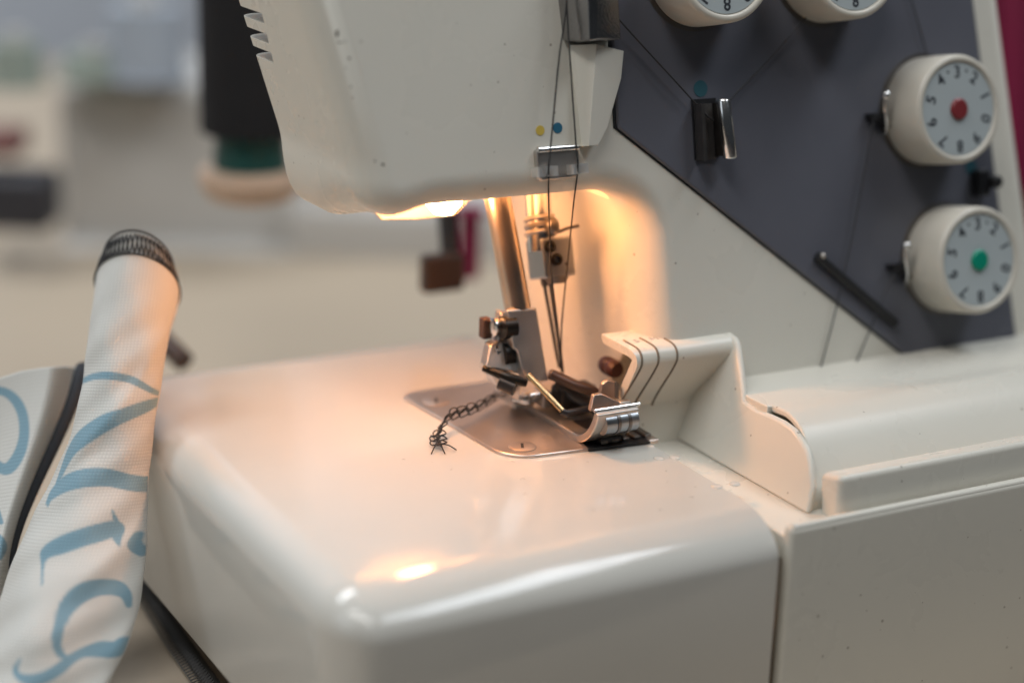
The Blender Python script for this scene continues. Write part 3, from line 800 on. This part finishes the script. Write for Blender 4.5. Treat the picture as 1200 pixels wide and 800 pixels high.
# ------------------------------------------------------------------ printed cloth
rowsL = [(276, 117, 206, 475), (290, 113, 207, 475), (310, 112, 206, 472), (360, 107, 199, 465), (410, 102, 191, 458), (440, 99, 187, 455), (480, 91, 180, 450), (520, 80, 175, 447),
         (560, 62, 170, 444), (600, 42, 168, 440), (640, 22, 167, 436), (680, 6, 163, 431), (720, -6, 157, 426), (760, -14, 145, 421), (800, -20, 125, 416), (840, -24, 104, 412)]
def lerp_row(y):
    for i in range(len(rowsL)-1):
        a, b = rowsL[i], rowsL[i+1]
        if y <= b[0] or i == len(rowsL)-2:
            f = (y-a[0])/(b[0]-a[0]); f = max(0, min(1, f))
            # smooth with neighbours
            return [a[k]+(b[k]-a[k])*f for k in (1, 2, 3)]
STROKES = [  # printed brush strokes in cloth coordinates: (along the roll in mm*, across 0..1) given as (x, y, half width)
    [(101, 446, 3.5), (118, 441, 4.0), (138, 440, 4.5), (160, 445, 4.5), (176, 455, 3.5), (185, 462, 2.5)],
    [(184, 468, 3), (172, 476, 6.5), (150, 486, 8), (128, 496, 9.5), (106, 511, 9.5), (92, 526, 7), (82, 545, 4.5), (74, 566, 2.5), (64, 590, 1.5)],
    [(62, 588, 1.5), (72, 575, 6), (90, 563, 9.5), (112, 557, 10.5), (135, 557, 10.5), (155, 563, 9.5), (172, 568, 9)],
    [(66, 677, 1.2), (64, 655, 2.5), (68, 642, 7), (86, 633, 10), (110, 624, 10.5), (128, 619, 10.5), (142, 616, 9), (145, 628, 4), (147, 635, 1.2)],
    [(140, 594, .8), (143, 608, 3)],
    [(163, 625, 4), (160, 636, 6), (165, 648, 4)],
    [(152, 708, 2.5), (150, 694, 5), (140, 684, 9), (122, 682, 11), (105, 690, 10.5), (92, 706, 8.5), (85, 726, 5.5), (82, 742, 4.5), (84, 756, 4), (90, 762, 3)],
    [(146, 752, 8), (138, 758, 9.5), (122, 756, 9), (106, 758, 6), (94, 764, 6), (82, 774, 6.5), (66, 783, 7), (50, 785, 6.5), (38, 780, 4), (36, 772, 3), (42, 760, 1)],
    [(100, 830, 6), (70, 845, 8), (40, 850, 8)]]
RING = [[(-14, 458, 5), (0, 458, 5), (12, 463, 5.5), (22, 474, 6), (28, 490, 6), (29, 510, 6), (25, 528, 6.5), (17, 543, 7), (8, 550, 7), (-2, 546, 6), (-12, 536, 5)],
        [(0, 628, 2), (3, 640, 4), (-2, 652, 4)], [(-3, 592, 2), (2, 612, 3)]]
def dense(strokes):
    out = []
    for s in strokes:
        pts = catmull([V(p) for p in s], 6); out.append(pts)
    return out
SD = dense(STROKES); RD = dense(RING)
def ink(x, y, strokes):
    best = 0.
    for s in strokes:
        for i in range(len(s)-1):
            a, b = s[i], s[i+1]
            if abs(x-a.x) > 26 or abs(y-a.y) > 26: continue
            dx, dy = b.x-a.x, b.y-a.y; L2 = dx*dx+dy*dy
            t_ = max(0, min(1, ((x-a.x)*dx+(y-a.y)*dy)/L2)) if L2 else 0
            d = math.hypot(x-a.x-dx*t_, y-a.y-dy*t_); w_ = a.z+(b.z-a.z)*t_
            v = max(0, min(1, (w_-d)/1.6+.5))
            if v > best: best = v
    return best

def cloth_mat():
    Mt = mat('printed_canvas', (.62, .615, .58), .8, var=.03, scale=200, sheen=.2)
    nt = Mt.node_tree; b = nt.nodes['Principled BSDF']
    src = b.inputs['Base Color'].links[0].from_socket
    at = nt.nodes.new('ShaderNodeAttribute'); at.attribute_name = 'print'
    mx = nt.nodes.new('ShaderNodeMix'); mx.data_type = 'RGBA'
    nt.links.new(at.outputs['Fac'], mx.inputs['Factor']); nt.links.new(src, mx.inputs['A']); mx.inputs['B'].default_value = (.20, .34, .42, 1)
    uv = nt.nodes.new('ShaderNodeUVMap'); uv.uv_map = 'weave'
    # plain weave: over/under checker of rounded bumps
    mp = nt.nodes.new('ShaderNodeSeparateXYZ'); nt.links.new(uv.outputs[0], mp.inputs[0])
    def sin_(sock, mul, ph=0):
        m1 = nt.nodes.new('ShaderNodeMath'); m1.operation = 'MULTIPLY_ADD'; m1.inputs[1].default_value = mul; m1.inputs[2].default_value = ph
        nt.links.new(sock, m1.inputs[0]); m2 = nt.nodes.new('ShaderNodeMath'); m2.operation = 'SINE'; nt.links.new(m1.outputs[0], m2.inputs[0]); return m2.outputs[0]
    a = sin_(mp.outputs[0], math.pi/.85); c = sin_(mp.outputs[1], math.pi/.85)
    pr = nt.nodes.new('ShaderNodeMath'); pr.operation = 'MULTIPLY'; nt.links.new(a, pr.inputs[0]); nt.links.new(c, pr.inputs[1])
    ab = nt.nodes.new('ShaderNodeMath'); ab.operation = 'ABSOLUTE'; nt.links.new(pr.outputs[0], ab.inputs[0])
    sq = nt.nodes.new('ShaderNodeMath'); sq.operation = 'POWER'; sq.inputs[1].default_value = .5; nt.links.new(ab.outputs[0], sq.inputs[0])
    bp = nt.nodes.new('ShaderNodeBump'); bp.inputs['Strength'].default_value = .3; bp.inputs['Distance'].default_value = .00035
    nt.links.new(sq.outputs[0], bp.inputs['Height']); nt.links.new(bp.outputs['Normal'], b.inputs['Normal'])
    dk = nt.nodes.new('ShaderNodeMapRange'); dk.inputs['To Min'].default_value = .88; dk.inputs['To Max'].default_value = 1.04
    nt.links.new(sq.outputs[0], dk.inputs['Value'])
    mm2 = nt.nodes.new('ShaderNodeMix'); mm2.data_type = 'RGBA'; mm2.blend_type = 'MULTIPLY'; mm2.inputs['Factor'].default_value = 1
    nt.links.new(mx.outputs['Result'], mm2.inputs['A']); nt.links.new(dk.outputs[0], mm2.inputs['B'])
    nt.links.new(mm2.outputs['Result'], b.inputs['Base Color'])
    return Mt
M['canvas'] = cloth_mat()
def cloth_grid(name, P, uvs, inkv, parent):
    nr, nc = len(P), len(P[0])
    c = P[nr//2][nc//2]
    me = bpy.data.meshes.new(name)
    me.from_pydata([tuple((p-c)*MM) for r in P for p in r], [], [(i*nc+j, i*nc+j+1, (i+1)*nc+j+1, (i+1)*nc+j) for i in range(nr-1) for j in range(nc-1)])
    me.materials.append(M['canvas'])
    a = me.attributes.new('print', 'FLOAT', 'POINT'); a.data.foreach_set('value', [v for r in inkv for v in r])
    ul = me.uv_layers.new(name='weave'); fl = [v for r in uvs for v in r]
    for lp_ in me.loops: ul.data[lp_.index].uv = fl[lp_.vertex_index]
    me.polygons.foreach_set('use_smooth', [True]*len(me.polygons))
    o = bpy.data.objects.new(name, me)
    sd = o.modifiers.new('thick', 'SOLIDIFY'); sd.thickness = .6*MM; sd.offset = 0
    return link(o, c, parent)
cloth = root('printed_cloth', 'rolled white canvas with pale blue script lettering and black overlocked edge', 'cloth', (-125, 0, tz))
NR, NC = 300, 130
P = []; U = []; I = []
v_acc = 0; prevc = None
for r in range(NR):
    y = 276+(840-276)*r/(NR-1)
    xl, xr, dd = lerp_row(y)
    # smooth the outline a little
    ys = [lerp_row(min(840, max(276, y+o))) for o in (-12, -6, 0, 6, 12)]
    xl = sum(q[0] for q in ys)/5; xr = sum(q[1] for q in ys)/5; dd = sum(q[2] for q in ys)/5
    hw = (xr-xl)/2*dd/F; cxp = (xl+xr)/2
    cpt = ad(cxp, y, dd)
    if prevc is not None: v_acc += (cpt-prevc).length
    prevc = cpt
    row = []; ru = []; ri = []
    for k in range(NC):
        th = math.pi*1.42*(k/(NC-1)-.5)                # wraps past the silhouettes on both sides
        bul = hw*min(1.0, 15/hw)
        wob = 1+.05*math.sin(th*2.3+y*.012)*smooth(330, 600, y)
        p = cpt+rt*(hw*math.sin(th))-fw*(bul*(math.cos(th)-.2)*wob)
        p -= fw*(1.6*smooth(600, 760, y)*math.sin(3.1*th+y*.02))
        p -= fw*((.45*math.sin(.105*y+3.6*th)+.35*math.sin(.043*y-5*th+1)+.8*max(0, math.sin(.03*y+2.2*th-.6))**6)*smooth(300, 430, y))
        if p.z < tz+1.2: p.z = tz+1.2
        # the rolled end closes over at the top
        e = 1-smooth(276, 292, y)
        p += up*(12*d_ if False else 0)+(cpt-p)*(.10*e*e)
        # rim sags to both sides
        p -= up*(8.5*(1-math.cos(th))*(1-smooth(276, 420, y)))
        row.append(p); ru.append((hw*th, v_acc))
        x = cxp+(xr-xl)/2*math.sin(th)
        front = abs(th) < math.pi/2
        yy = y
        ri.append(ink(x, yy, SD) if front and y > 425 else 0)
    P.append(row); U.append(ru); I.append(ri)
roll = cloth_grid('cloth_roll', P, U, I, cloth)
# black overlock stitching round the open end
g = G(); NB = 40
top = lambda k, rr: P[rr][max(0, min(NC-1, int(round(k))))]
for k in range(NB):
    a = 3+(NC-7)*k/NB; b = 3+(NC-7)*(k+1)/NB
    n = lambda q, rr: (top(q, rr)-(P[rr][NC//2]+fw*8)).normalized()
    for (q0, r0, q1, r1) in ((a, 0, b, 12), (a+.6, 12, b-.6, 0), (a, 12, b, 12)):
        r0, r1 = int(r0), int(r1)
        p0 = top(q0, r0)+n(q0, r0)*.65; p1 = top(q1, r1)+n(q1, r1)*.65
        g.tube([p0, (p0+p1)/2+n(q0, r0)*.3, p1], .19, 5)
    p0 = top(a, 0)+up*.9+n(a, 0)*.1; p1 = top(b, 0)+up*.9+n(b, 0)*.1
    g.tube([p0, p1], .3, 5)
st = g.mk('overlock_stitching', M['thread'], cloth)
# flap to the left of the roll
P = []; U = []; I = []
NR2, NC2 = 170, 70
topc = [(-40, 470), (-20, 455), (0, 444), (25, 436), (50, 432), (75, 430), (97, 432)]
def topy(x):
    for i in range(len(topc)-1):
        if x <= topc[i+1][0]: f = (x-topc[i][0])/(topc[i+1][0]-topc[i][0]); return topc[i][1]+(topc[i+1][1]-topc[i][1])*f
    return topc[-1][1]
for r in range(NR2):
    v = r/(NR2-1); row = []; ru = []; ri = []
    for k in range(NC2):
        u = k/(NC2-1)
        # fold over the top edge, then fall to the table
        xr_ = 99-78*smooth(.05, .9, v)-10*v; xl_ = -45
        x = xl_+(xr_-xl_)*u
        y0 = topy(x); y = y0+(700-y0)*max(0, v-.12)/.88
        d = 468-26*v+5*math.sin(2.2*u+3*v)+9*(1-min(1, v/.12))**2+12*smooth(.72, 1.0, u)
        if v < .12: y = y0+5*(1-math.sqrt(max(0, 1-(1-v/.12)**2)))*.4
        p = ad(x, y, d)
        if p.z < tz+1.0: p.z = tz+1.0
        row.append(p); ru.append((u*32, v*58))
        ri.append(ink(x, y, RD))
    P.append(row); U.append(ru); I.append(ri)
cloth_grid('cloth_flap', P, U, I, cloth)
ep = [P[r][NC2-1]-fw*.6 for r in range(12, NR2, 6)]
G().tube(ep, [1.9-1.0*i/(len(ep)-1) for i in range(len(ep))], 10).mk('flap_edge', mat('dark_navy_edge', (.04, .045, .055), .85, bump=.6, bscale=1800), cloth)  # dark navy strip along the flap's right edge
# overlocked hem lying on the table along the machine's left side
hp = [az(150, 660, tz+2), az(172, 690, tz+2), az(195, 725, tz+2), az(222, 765, tz+2), az(250, 805, tz+2), az(275, 840, tz+2)]
hp = catmull(hp, 14)
g = G().tube(hp, 1.7, 10)
hem = g.mk('overlocked_hem', M['thread'], cloth)
g = G()
for i in range(len(hp)-1):
    t_ = (hp[i+1]-hp[i]).normalized(); n = EZ.cross(t_).normalized()
    for s in (-1, 1):
        g.tube([hp[i]+n*1.95*s+EZ*.4, hp[i].lerp(hp[i+1], .5)+EZ*2.05, hp[i+1]-n*1.95*s+EZ*.5], .24, 5)
    g.tube([hp[i]-n*1.8, hp[i]-n*3.6-EZ*.6, hp[i+1]-n*3.6-EZ*.6, hp[i+1]-n*1.8], .22, 5)
g.mk('hem_stitching', mat('grey_stitch_thread', (.10, .10, .10), .7), hem)

# ------------------------------------------------------------------ background
wm = root('white_machine', 'blurred white sewing machine standing on the table in the background', 'sewing machine', az(220, 327, tz))
o_ = WL[wm]
def rb(name, px0, py0, px1, py1, d, depth, r, m_, par):
    a = ad(px0, py1, d); b = ad(px1, py0, d)
    # oriented square to the photograph's table edge
    fx = V((rt.x, rt.y, 0)).normalized(); fyv = V((fw.x, fw.y, 0)).normalized()
    wdt = (b-a).dot(fx); h = b.z-a.z
    return round_box(0, wdt, 0, depth, 0, h, (r,)*6, k=4, fn=lambda p: V((a.x, a.y, a.z))+fx*p.x+fyv*p.y+EZ*p.z).mk(name, m_, par, angle=60)
rb('machine_base', 60, 296, 356, 327, 832, 120, 8, M['bgwhite'], wm)
rb('machine_body', 68, 88, 400, 318, 850, 90, 14, M['bgwhite'], wm)
rb('machine_arm', 330, 235, 640, 352, 840, 60, 10, M['bgwhite'], wm)
rb('label_plate', 132, 122, 208, 158, 848, 3, 1.2, M['bgedge'], wm)
for (px, pt0, pb0, m_, lab, rr) in ((115, 62, 92, 'pale_green', 'blurred pale green thread spool on top of the white background machine', 17),
                                   (172, 5, 92, 'pale_blue', 'blurred pale blue thread cone on top of the white background machine', 19),
                                   (20, 48, 100, 'pale_green', 'blurred pale green spool at the far left edge of the background', 13)):
    a = ad(px, pb0, 815); b = ad(px, pt0, 815); h = b.z-a.z
    s_ = root('thread_spool', lab, 'thread spool', a)
    G().lathe([(0, 0), (rr, 0), (rr, 1.5), (rr*.92, 2), (rr*.8, h), (0, h)], a, EX, EY, EZ, 32).mk('wound_thread', M[m_], s_)
    G().lathe([(0, h), (rr*.35, h), (rr*.35, h+5), (0, h+5)], a, EX, EY, EZ, 24).mk('spool_core', M['bgwhite'], s_)
# dark case with crimson lid at the left edge
dc = root('dark_case', 'small black case with a crimson lid on the table at the far left', 'case', az(10, 270, tz))
a = ad(22, 232, 800)
G().frame_box(a, V((rt.x, rt.y, 0)).normalized(), V((fw.x, fw.y, 0)).normalized(), EZ, 16, 14, 12).mk('case_box', M['navy'], dc, bevel=4, seg=3)
G().frame_box(ad(0, 165, 800), V((rt.x, rt.y, 0)).normalized(), V((fw.x, fw.y, 0)).normalized(), EZ, 10, 12, 5).mk('lid', M['crimson'], dc, bevel=2, seg=3)
# dark cable end behind the roll
cb_ = G().tube(catmull([ad(170, 372, 560), ad(190, 398, 556), ad(206, 414, 552), ad(216, 424, 550)], 6), 3.2, 12).mk('cord_end', M['brown'], None)
tag(cb_, 'short dark brown cord lying behind the cloth roll', 'cord')
# hanging magenta cloth right of the machine
def drape(name, px0, py0, px1, py1, d, m_, label, folds=7):
    nx, ny = 60, 20; vs = []; fs = []
    for j in range(ny):
        for i in range(nx):
            u = i/(nx-1); v = j/(ny-1)
            p = ad(px0+(px1-px0)*u, py0+(py1-py0)*v, d)+fw*(6*math.sin(u*folds*6.28+v)*(.4+.6*v))
            vs.append(p)
    for j in range(ny-1):
        for i in range(nx-1): fs.append((j*nx+i, j*nx+i+1, (j+1)*nx+i+1, (j+1)*nx+i))
    o = mk(name, vs, fs, m_, None, angle=180)
    sd = o.modifiers.new('thick', 'SOLIDIFY'); sd.thickness = .003
    return tag(o, label, 'cloth')
drape('magenta_cloth', 1110, -120, 1420, 232, 820, M['magenta'], 'deep magenta cloth hanging to the right behind the grey panel')
drape('peach_cloth', 1120, 224, 1420, 520, 835, M['peach'], 'peach coloured cloth hanging below the magenta one', 4)
sp_ = root('magenta_spool', 'magenta thread spool seen through the gap behind the brown lifter', 'thread spool', ad(545, 330, 640))
a = ad(549, 325, 640); h = 22
G().lathe([(0, 0), (3.6, 0), (3.6, h), (0, h)], a, EX, EY, EZ, 24).mk('wound_thread', M['magenta'], sp_)
G().lathe([(0, h), (5.5, h), (5.5, h+2), (0, h+2)], a, EX, EY, EZ, 24).mk('spool_flange', M['magenta'], sp_)
sc.render.resolution_x = 1024; sc.render.resolution_y = 682
